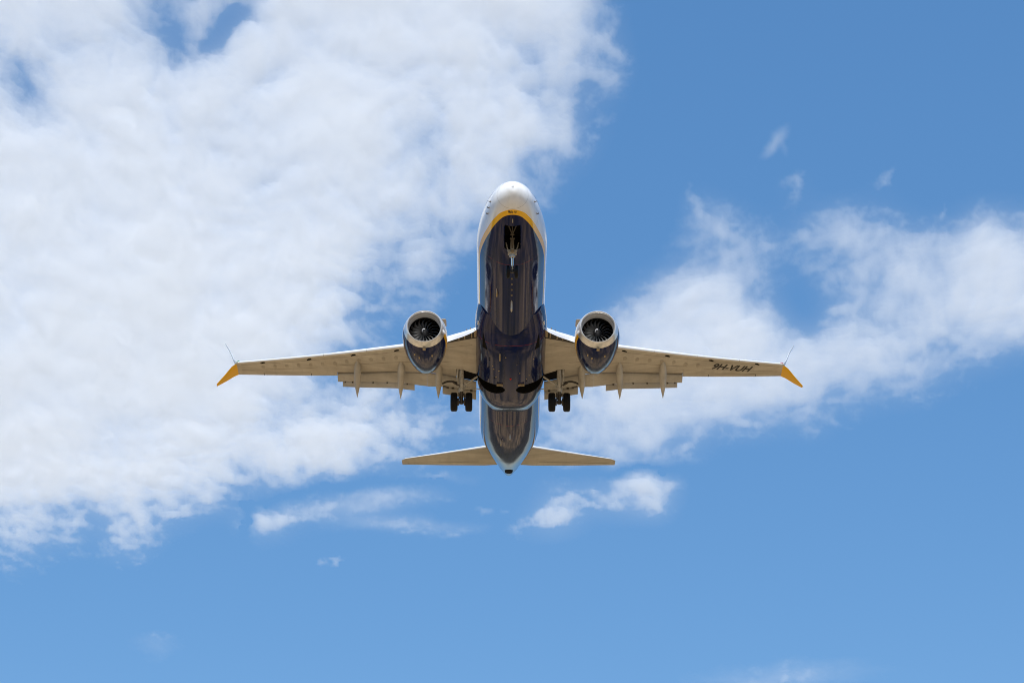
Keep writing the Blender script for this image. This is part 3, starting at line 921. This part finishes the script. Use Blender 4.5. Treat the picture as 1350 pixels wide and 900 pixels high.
# nose gear
bm = bmesh.new()
tube(bm, [(3.42, 0, -1.35), (3.50, 0, -1.75), (3.66, 0, -2.25)], [.105, .11, .105])
tube(bm, [(3.64, 0, -2.18), (3.66, 0, -2.27)], [.16, .16])
box(bm, (3.56, 0, -2.02), (.22, .40, .16)); box(bm, (3.60, 0, -2.12), (.14, .46, .07))
for sy in (-1, 1):
    tube(bm, [(3.55, sy * .17, -2.02), (3.50, sy * .27, -1.78), (3.48, sy * .33, -1.5)], [.03, .035, .03], 8)
    tube(bm, [(3.50, sy * .20, -2.0), (3.40, sy * .20, -2.0)], [.055, .06], 10)
ng = finish(bm, 'nose_gear', M_strut, root, 40)
bm = bmesh.new(); tube(bm, [(3.65, 0, -2.2), (3.93, 0, -2.95)], [.068, .062]); finish(bm, 'oleo_piston', M_chrome, ng)
bm = bmesh.new(); tube(bm, [(3.95, -.30, -2.98), (3.95, .30, -2.98)], .06, 12); tube(bm, [(3.93, 0, -2.88), (3.96, 0, -3.04)], [.09, .08], 12); finish(bm, 'axle', M_darkmet, ng)
bm = bmesh.new()
tube(bm, [(3.62, .0, -2.30), (3.98, 0, -2.52)], [.04, .035], 8); tube(bm, [(3.98, 0, -2.52), (3.99, 0, -2.84)], [.035, .04], 8); finish(bm, 'torque_link', M_darkmet, ng)
for sy in (-1, 1): wheel('wheel', 3.95, sy * .215, -2.98, .345, .20, ng)
bm = bmesh.new()
tube(bm, [(3.52, 0, -1.90), (2.72, 0, -1.46)], [.035, .04], 10)
tube(bm, [(2.72, 0, -1.46), (1.80, .30, -1.20)], [.035, .035], 10); tube(bm, [(2.72, 0, -1.46), (1.80, -.30, -1.20)], [.035, .035], 10)
tube(bm, [(2.72, -.10, -1.46), (2.72, .10, -1.46)], .06, 10); tube(bm, [(2.92, -.13, -1.57), (2.92, .13, -1.57)], .045, 10)
tube(bm, [(1.80, 0, -1.17), (2.72, 0, -1.46)], .025, 8)
finish(bm, 'drag_brace', M_darkmet, ng)
bm = bmesh.new(); revolve(bm, [(0, .001), (.0, .09), (.05, .10), (.12, .05)], 3.42, 0, -2.03, 16); finish(bm, 'taxi_lamp', M_tan, ng)
for s in (1, -1):       # doors hanging open along both sides of the bay
    bm = bmesh.new(); rg = []
    for k in range(9):
        q = k / 8; x = 1.74 + 1.66 * q
        z0 = keel(x, .40) + .01; L = .30 - .10 * abs(q - .5)
        rg.append([(x, s * .425, z0 + .02), (x, s * .455, z0 - L * .55), (x, s * .448, z0 - L), (x, s * .436, z0 - L), (x, s * .438, z0 - L * .55), (x, s * .405, z0)])
    loft(bm, rg); finish(bm, 'nose_gear_door', M_door, root, 30)['label'] = 'nose gear door, right' if s > 0 else 'nose gear door, left'
bm = None

# main gear
for s in (1, -1):
    y = s * 2.86
    bm = bmesh.new()
    tube(bm, [(18.78, y, -1.05), (18.98, y, -1.55), (19.28, y, -2.12)], [.13, .15, .145])
    tube(bm, [(19.26, y, -2.08), (19.34, y, -2.26)], [.18, .17])
    box(bm, (19.24, y, -2.10), (.20, .44, .13))
    for sy in (-1, 1): tube(bm, [(19.12, y + sy * .19, -2.06), (19.02, y + sy * .19, -2.06)], [.055, .05], 10)
    tube(bm, [(18.72, y + s * .22, -1.10), (19.0, y + s * .24, -1.7), (19.2, y + s * .16, -2.05)], [.06, .055, .05], 8)
    tube(bm, [(18.85, y - s * .05, -1.2), (18.80, y + s * .02, -1.6), (19.0, y + s * .10, -1.95)], [.02, .02, .02], 8)
    mg = finish(bm, 'main_gear', M_strut, root, 40)
    mg['label'] = 'main landing gear leg under the wing with letters' if s > 0 else 'main landing gear leg under the plain wing'
    bm = bmesh.new(); tube(bm, [(19.3, y, -2.2), (19.58, y, -2.76)], [.105, .10]); 
    tube(bm, [(19.40, y + .16, -2.34), (19.52, y + .17, -2.62)], [.04, .03], 8); tube(bm, [(19.38, y - .15, -2.3), (19.56, y - .14, -2.66)], [.03, .04], 8)
    box(bm, (19.38, y + .04, -2.42), (.14, .30, .12)); box(bm, (19.50, y - .03, -2.60), (.12, .26, .10)); finish(bm, 'oleo_piston', M_darkmet, mg)
    bm = bmesh.new(); tube(bm, [(19.6, y - .62, -2.81), (19.6, y + .62, -2.81)], .085, 14)
    tube(bm, [(19.57, y, -2.70), (19.62, y, -2.93)], [.13, .12], 14)
    for sy in (-1, 1): revolve(bm, [(-.06, .16), (-.05, .21), (.05, .21), (.06, .16)], 19.6, y + sy * .20, -2.81, 20, 0, 'y')
    finish(bm, 'axle', M_darkmet, mg)
    bm = bmesh.new(); tube(bm, [(19.45, y, -2.15), (19.92, y, -2.38)], [.05, .04], 8); tube(bm, [(19.92, y, -2.38), (19.70, y, -2.74)], [.04, .05], 8); finish(bm, 'torque_link', M_darkmet, mg)
    for sy in (-1, 1): wheel('wheel', 19.6, y + sy * .432, -2.81, .560, .41, mg)
    bm = bmesh.new(); tube(bm, [(19.10, y - s * .10, -2.0), (18.88, s * 1.92, -1.50)], [.05, .06], 10); tube(bm, [(19.12, y, -2.02), (19.15, s * 1.75, -2.2)], [.03, .03], 8)
    finish(bm, 'side_brace', M_strut, mg)
    # leg door, edge-on from the front: a curved shell outboard of the leg
    bm = bmesh.new(); rg = []
    for x_ in (18.9, 19.0, 19.1):
        o_ = []; i_ = []
        for k in range(9):
            q = k / 8; yy = s * (3.12 + .86 * q); zz = -1.98 + .30 * math.sin(math.pi * (.15 + .62 * q)) - .12 * q
            o_.append((x_, yy, zz)); i_.append((x_, yy, zz - .035))
        rg.append(o_ + i_[::-1])
    loft(bm, rg); finish(bm, 'main_gear_door', M_brownblack, mg, 40)
    bm = bmesh.new(); tube(bm, [(19.1, s * 3.92, -2.02), (19.1, s * 3.62, -2.10)], [.05, .04], 8); finish(bm, 'door_link', M_darkmet, mg)
    bm = bmesh.new(); tube(bm, [(19.1, s * 3.0, -2.0), (19.0, s * 3.35, -1.85)], [.05, .04], 8); finish(bm, 'door_link', M_darkmet, mg)

# ------------------------------------------------------------------ clouds: solid bodies of droplets lying about 1.2 km up
H_CLOUD = 1200.0
rng = np.random.RandomState(11)
PERM = rng.permutation(512).astype(np.int64)
GR = rng.normal(size=(512, 2)); GR /= np.linalg.norm(GR, axis=1)[:, None]
def perlin(x, y):
    xi = np.floor(x).astype(np.int64); yi = np.floor(y).astype(np.int64)
    xf, yf = x - xi, y - yi
    def g(ix, iy, dx, dy):
        h = PERM[(PERM[ix & 511] + iy) & 511]
        return GR[h, 0] * dx + GR[h, 1] * dy
    u = xf**3 * (xf * (xf * 6 - 15) + 10); v = yf**3 * (yf * (yf * 6 - 15) + 10)
    a = g(xi, yi, xf, yf); b = g(xi + 1, yi, xf - 1, yf); c = g(xi, yi + 1, xf, yf - 1); d = g(xi + 1, yi + 1, xf - 1, yf - 1)
    return (a + u * (b - a)) + v * ((c + u * (d - c)) - (a + u * (b - a)))
def fbm(x, y, oct_=6, gain=.5, ridged=False):
    s_, a, f, n = 0, 1.0, 1.0, 0
    for k in range(oct_):
        v = perlin(x * f + 17.3 * k, y * f - 9.1 * k)
        if ridged: v = .5 - np.abs(v) * 1.6
        s_ = s_ + a * v; n += a; a *= gain; f *= 2.03
    return s_ / n * 1.6

# cover in tenths on a grid of bearings (27 columns by 18 rows across the view)
COVER = [
 "6 7 7 5 2 4 2 7 8 8 8 8 8 7 6 2 0 0 0 0 0 0 0 0 0 0 0",
 "4 7 7 6 3 3 7 8 8 8 8 8 8 5 6 4 0 0 0 0 0 0 0 0 0 0 0",
 "3 6 7 8 5 8 7 8 8 8 7 4 6 7 5 2 0 0 0 0 0 0 0 0 0 0 0",
 "6 7 7 8 7 8 8 9 9 8 6 3 8 8 3 2 0 0 0 0 0 0 0 0 0 0 0",
 "8 8 8 8 7 8 8 8 7 7 6 5 7 4 2 0 0 0 0 0 0 0 0 0 0 0 0",
 "9 9 9 8 8 8 8 8 8 8 6 5 3 1 0 0 0 0 1 1 0 0 0 0 0 0 0",
 "9 9 9 9 9 8 8 8 9 8 5 3 0 0 0 0 0 0 1 2 1 2 4 5 3 4 5",
 "9 9 9 9 9 9 9 9 7 6 4 1 0 0 0 0 0 1 6 4 0 1 4 5 5 6 7",
 "9 9 9 9 9 9 9 8 5 2 0 0 0 0 0 0 7 8 8 6 1 0 4 5 4 7 7",
 "9 9 9 9 9 9 8 7 3 1 0 0 0 0 0 2 7 8 8 8 7 6 6 5 3 1 0",
 "9 9 9 9 9 8 7 4 6 5 2 1 1 1 2 4 7 7 7 7 5 4 1 0 0 0 0",
 "9 9 9 8 6 8 7 5 8 6 3 1 1 1 3 4 4 3 1 0 0 0 0 0 0 0 0",
 "8 8 6 8 5 3 0 2 3 0 0 0 0 0 0 0 0 0 0 0 0 0 0 0 0 0 0",
 "1 3 1 4 1 0 0 0 0 0 0 0 0 0 0 0 0 0 0 0 0 0 0 0 0 0 0",
 "2 0 0 0 0 0 0 0 0 0 0 0 0 0 0 0 0 0 0 0 0 0 0 0 0 0 0",
 "0 0 0 0 0 0 0 0 0 0 0 0 0 0 0 0 0 0 0 0 0 0 0 0 0 0 0",
 "0 0 0 0 0 0 0 0 0 0 0 0 0 0 0 0 0 0 0 0 0 0 0 0 0 0 0",
 "0 0 0 0 0 0 0 0 0 0 0 0 0 0 0 0 0 0 0 0 0 0 0 0 0 0 0"]
G0 = np.array([[float(v) for v in r.split()] for r in COVER]) / 9.0
# small lumps (+) and gaps (-): centre, radii, tilt, amount
LUMPS = [(1160, 241, 26, 5, -30, .15), (1050, 240, 16, 22, 20, .22), (1240, 268, 5, 16, 10, .18), (915, 262, 8, 26, -25, .20), (945, 300, 34, 16, 25, .22), (1100, 300, 60, 18, -20, .2),
         (714, 688, 36, 11, -20, .42), (752, 668, 34, 20, -20, .46), (842, 641, 36, 20, -6, .62), (800, 658, 34, 13, -22, .36), (866, 652, 18, 16, 0, .2),
         (470, 664, 92, 13, -8, .50), (350, 688, 30, 17, -20, .50), (520, 688, 85, 7, 4, .30), (575, 634, 26, 5, 0, .15), (648, 670, 12, 8, 0, .2), (424, 743, 20, 5, -5, .22),
         (1035, 890, 95, 18, -3, .14), (233, 676, 18, 4, -4, .30), (170, 690, 34, 20, -48, .22), (165, 742, 22, 6, 0, .12), (478, 385, 62, 44, -40, -.24), (530, 325, 30, 40, 10, -.16), (505, 215, 26, 14, 0, -.14), (212, 845, 16, 11, 0, .09),
         (1310, 315, 22, 40, -12, .25), (400, 588, 60, 26, -12, .30), (740, 190, 40, 22, 0, .2), (600, 140, 50, 60, 0, .10), (620, 180, 50, 48, 0, .25),
         (660, 50, 18, 8, -15, -.35), (570, 150, 24, 36, 20, -.22), (550, 185, 18, 24, 0, -.18), (345, 112, 20, 9, -18, -.30), (362, 238, 13, 8, -10, -.35), (222, 266, 26, 15, -20, -.22), (30, 100, 40, 30, 0, -.26),
         (140, 172, 26, 12, 0, -.18), (205, 115, 8, 26, 0, -.25), (340, 556, 20, 18, 0, -.35), (210, 570, 26, 16, -30, -.28), (1050, 425, 56, 34, -40, -.16), (430, 510, 34, 26, 0, -.3), (425, 385, 10, 22, 0, -.2), (700, 130, 40, 30, 0, -.1), (300, 36, 62, 20, -36, -.58), (215, 40, 30, 40, 0, -.10), (250, 14, 34, 14, 0, .26)]
def cubic(G, fx, fy):
    ix = np.floor(fx).astype(int); iy = np.floor(fy).astype(int); tx = fx - ix; ty = fy - iy
    def w(t): return [(1-t)**3/6, (3*t**3-6*t*t+4)/6, (-3*t**3+3*t*t+3*t+1)/6, t**3/6]
    wx, wy = w(tx), w(ty); s_ = 0
    for j in range(4):
        for i in range(4):
            s_ = s_ + G[np.clip(iy+j-1, 0, G.shape[0]-1), np.clip(ix+i-1, 0, G.shape[1]-1)] * wx[i] * wy[j]
    return s_

def blur(a, r):
    for ax in (0, 1):
        for _ in range(2):
            pad = [(0, 0), (0, 0)]; pad[ax] = (r + 1, r)
            c_ = np.cumsum(np.pad(a, pad, mode='edge'), axis=ax)
            a = (c_[2*r+1:] - c_[:-2*r-1] if ax == 0 else c_[:, 2*r+1:] - c_[:, :-2*r-1]) / (2 * r + 1)
    return a
STEP = 2.5
bx = np.arange(-440, 1791, STEP); by = np.arange(-320, 966, STEP)
PX, PY = np.meshgrid(bx, by)
# bearings to the level of the cloud deck
fpx = 2784.47
dirx = (PX - 675) / fpx; dv = (PY - 450) / fpx
se, ce = math.sin(R(ELEV)), math.cos(R(ELEV))
dy_ = ce + dv * se; dz_ = se - dv * ce
k_ = (H_CLOUD - CAM.z) / dz_
WX, WY = dirx * k_, dy_ * k_
# noise lives in the deck's own metres (a little stretched along the wind)
nx, ny = WX, WY * .60
ny = WY * .62
def worley(x, y, seed):
    xi = np.floor(x).astype(np.int64); yi = np.floor(y).astype(np.int64); best = np.full(x.shape, 9.0)
    for a in (-1, 0, 1):
        for b in (-1, 0, 1):
            h = PERM[(PERM[(xi + a + seed) & 511] + yi + b) & 511]
            px = xi + a + (h * 37 % 512) / 512.0; py = yi + b + (h * 91 % 509) / 509.0
            best = np.minimum(best, (x - px) ** 2 + (y - py) ** 2)
    return 1 - np.sqrt(best) * 1.15
def puffs(x, y, seed=0):      # rounded heads packed together, in three sizes
    return worley(x, y, seed) * .46 + worley(x * 2.1 + 5, y * 2.1, seed + 40) * .31 + worley(x * 4.3, y * 4.3 + 9, seed + 90) * .23
wxp = fbm(nx / 170 + 3, ny / 170, 5, .55); wyp = fbm(nx / 170 - 8, ny / 170 + 5, 5, .55)
n1 = fbm(nx / 190 + .2 * wxp, ny / 190 + .2 * wyp, 8, .56)
n2 = fbm(nx / 55 + .5 * wxp + 40, ny / 55 + .5 * wyp, 7, .64, True)
n3 = fbm(nx / 420 + 9, ny / 420 - 4, 3)
n4 = puffs(nx / 84 + .55 * wxp + 60, ny / 84 + .55 * wyp + 20, 3) - .40
wob = 20 * wxp + 20 * fbm(nx / 60, ny / 60, 6, .6); wob2 = 20 * wyp + 20 * fbm(nx / 60 + 30, ny / 60 + 7, 6, .6)
QX, QY = PX + wob, PY + wob2
g = cubic(G0, (QX - 25) / 50, (QY - 25) / 50)
for cx_, cy_, rx_, ry_, an_, am_ in LUMPS:
    ca, sa = math.cos(R(an_)), math.sin(R(an_))
    ddx, ddy = QX - cx_, QY - cy_
    e = ((ddx * ca + ddy * sa) / rx_) ** 2 + ((-ddx * sa + ddy * ca) / ry_) ** 2
    g = g + am_ * np.exp(-e * 1.1)
mx_, my_ = PX + 110 * wxp + 60 * n1, PY + 80 * wyp + 50 * n1     # the banks end raggedly well outside the view
g = g * np.clip(np.minimum.reduce([(mx_ + 400) / 230, (1760 - mx_) / 230, (my_ + 280) / 190, np.full(PX.shape, 1.0)]), 0, 1) ** 1.2
g = np.clip(g, 0, 1.05)
SOFT = np.clip((PX - 700) / 150, 0, 1) * np.clip((PY - 120) / 120, 0, 1)     # the right-hand cloud is the smoother one
edge_w = np.sqrt(np.clip(g * (1.15 - g), 0, None)) * 2
rag = np.clip(g / .16, 0, 1)
n5 = fbm(nx / 24 + .4 * wxp, ny / 24 + .4 * wyp + 33, 6, .68)
t_ = 1.04 * g - .12 + (.62 * edge_w + .30 * rag) * (1 - .12 * SOFT) * (.34 * n1 + .62 * (n2 - .22) + .50 * n4 + .20 * n5) + .12 * n3 * g + .20 * n1 * g + .30 * n4 * g
t_ = np.clip(t_, 0, None)
T = .86 * (1 - np.exp(-(t_ * 1.20) ** 1.6)) * (1 + .16 * n3 + .16 * n1 + .32 * n4)
T = T * 27.0
T = (.78 - .10 * SOFT) * T + (.22 + .10 * SOFT) * blur(T, 7)
# thin moist veil around and between the heads, and a few plain soft streaks
gs = blur(g, 10)
T = T + 1.7 * np.clip(gs * 1.4 - .05, 0, 1) * (1 + .5 * n1)
for cx_, cy_, rx_, ry_, an_, am_ in [(478, 662, 95, 12, -8, 5.0), (520, 688, 95, 9, 4, 3.0), (352, 688, 26, 15, -20, 2.0), (1035, 890, 100, 16, -3, 2.4), (580, 634, 34, 7, 0, 1.2), (205, 848, 30, 14, 0, .5), (1023, 188, 27, 6, -44, 5.5), (1036, 196, 12, 5, 60, 1.5), (900, 430, 80, 50, -15, 3.5), (1310, 350, 50, 60, 10, 2.5), (660, 560, 60, 40, 0, 1.4)]:
    ca, sa = math.cos(R(an_)), math.sin(R(an_)); ddx, ddy = PX + .5 * wob - cx_, PY + .5 * wob2 - cy_
    T = T + am_ * np.exp(-1.2 * (((ddx * ca + ddy * sa) / rx_) ** 2 + ((-ddx * sa + ddy * ca) / ry_) ** 2)) * (1 + .4 * n1)
# fade beyond the view so that no cloud ends in a straight edge
T = T * np.clip(np.minimum.reduce([(PX + 438) / 20, (1788 - PX) / 20, (PY + 318) / 20, (964 - PY) / 30]), 0, 1)
# which cloud each place belongs to
OWN = np.zeros(PX.shape, int)
OWN[(QX > 655) & (PY > 300)] = 1
OWN[(QX > 885) & (PY > 150)] = 1
OWN[(PX > 655) & (PX < 925) & (QY > 617) & (PY < 730)] = 2
OWN[(QX > 318) & (PX <= 655) & (QY > 642 + np.clip(400 - PX, 0, 100) * .28) & (PY < 770)] = 3
OWN[(PX > 985) & (PX < 1052) & (PY > 150) & (PY < 216)] = 4
OWN[(PX > 880) & (PY > 800)] = 5
T = T * np.array([1.0, .72, .85, .50, .60, .5])[OWN]
for ci in range(6):
    m_ = (OWN == ci).astype(float)
    T = np.where(OWN == ci, T * np.clip((blur(m_, 5) - .5) * 2.2, 0, 1) ** 1.5, T)
dif = np.zeros(PX.shape, bool)
dif[:, 1:] |= OWN[:, 1:] != OWN[:, :-1]; dif[:, :-1] |= OWN[:, 1:] != OWN[:, :-1]
dif[1:, :] |= OWN[1:, :] != OWN[:-1, :]; dif[:-1, :] |= OWN[1:, :] != OWN[:-1, :]
T[dif] = 0
T = np.where(T < .9, np.clip(T - .06, 0, None) * 1.07, T)
und = 12 * n3 + 3 * n1
ZBOT = H_CLOUD + und - .45 * T
ZTOP = H_CLOUD + und + .55 * T

def cloud_material():
    m = bpy.data.materials.new('cloud_droplets'); m.use_nodes = True
    nt = m.node_tree; nt.nodes.clear()
    o = nt.nodes.new('ShaderNodeOutputMaterial'); v = nt.nodes.new('ShaderNodeVolumeScatter')
    v.inputs['Color'].default_value = (.999, .999, .999, 1)
    v.inputs['Density'].default_value = CLOUD_DENS
    v.inputs['Anisotropy'].default_value = 0.0
    nt.links.new(v.outputs[0], o.inputs['Volume'])
    return m
CLOUD_DENS = .050
M_cloud = cloud_material()
CL = [('broad white cloud bank filling the sky left of the airliner', 'cloud'), ('ragged pale cloud with a blue gap behind the lettered wing', 'cloud'),
      ('small puffy cloud just below the tailplane', 'cloud'), ('thin streaky cloud low beneath the left cloud bank', 'cloud'),
      ('tiny slanted wisp of cloud high in the open blue', 'cloud'), ('very faint flat cloud at the bottom edge of the sky', 'cloud')]
for ci, (lab, cat) in enumerate(CL):
    own = OWN == ci
    pos = (T > 0) & own
    cell = (pos[:-1, :-1] | pos[1:, :-1] | pos[:-1, 1:] | pos[1:, 1:]) & own[:-1, :-1] & own[1:, :-1] & own[:-1, 1:] & own[1:, 1:]
    jj, ii = np.nonzero(cell)
    if len(jj) == 0: continue
    used = np.zeros(PX.shape, bool)
    for a, b in ((0, 0), (1, 0), (0, 1), (1, 1)): used[jj + a, ii + b] = True
    top_i = -np.ones(PX.shape, np.int64); uj, ui = np.nonzero(used)
    top_i[uj, ui] = np.arange(len(uj))
    bot_i = top_i.copy(); tj, ti = np.nonzero(used & (T > 0))
    bot_i[tj, ti] = len(uj) + np.arange(len(tj))
    co = np.concatenate([np.stack([WX[uj, ui], WY[uj, ui], ZTOP[uj, ui]], 1), np.stack([WX[tj, ti], WY[tj, ti], ZBOT[tj, ti]], 1)])
    org = np.array([co[:, 0].mean(), co[:, 1].mean(), H_CLOUD]); co = co - org
    def quads(ix, flip):
        q = np.stack([ix[jj, ii], ix[jj, ii + 1], ix[jj + 1, ii + 1], ix[jj + 1, ii]], 1)
        return q[:, ::-1] if flip else q
    Q = np.concatenate([quads(top_i, False), quads(bot_i, True)])
    me = bpy.data.meshes.new('cloud')
    me.vertices.add(len(co)); me.vertices.foreach_set('co', co.astype(np.float32).ravel())
    me.loops.add(Q.size); me.loops.foreach_set('vertex_index', Q.astype(np.int32).ravel())
    me.polygons.add(len(Q)); me.polygons.foreach_set('loop_start', np.arange(0, Q.size, 4, dtype=np.int32))
    me.update(calc_edges=True); me.validate()
    me.materials.append(M_cloud)
    o = link('cloud', me); o.location = org
    o['label'] = lab; o['category'] = cat
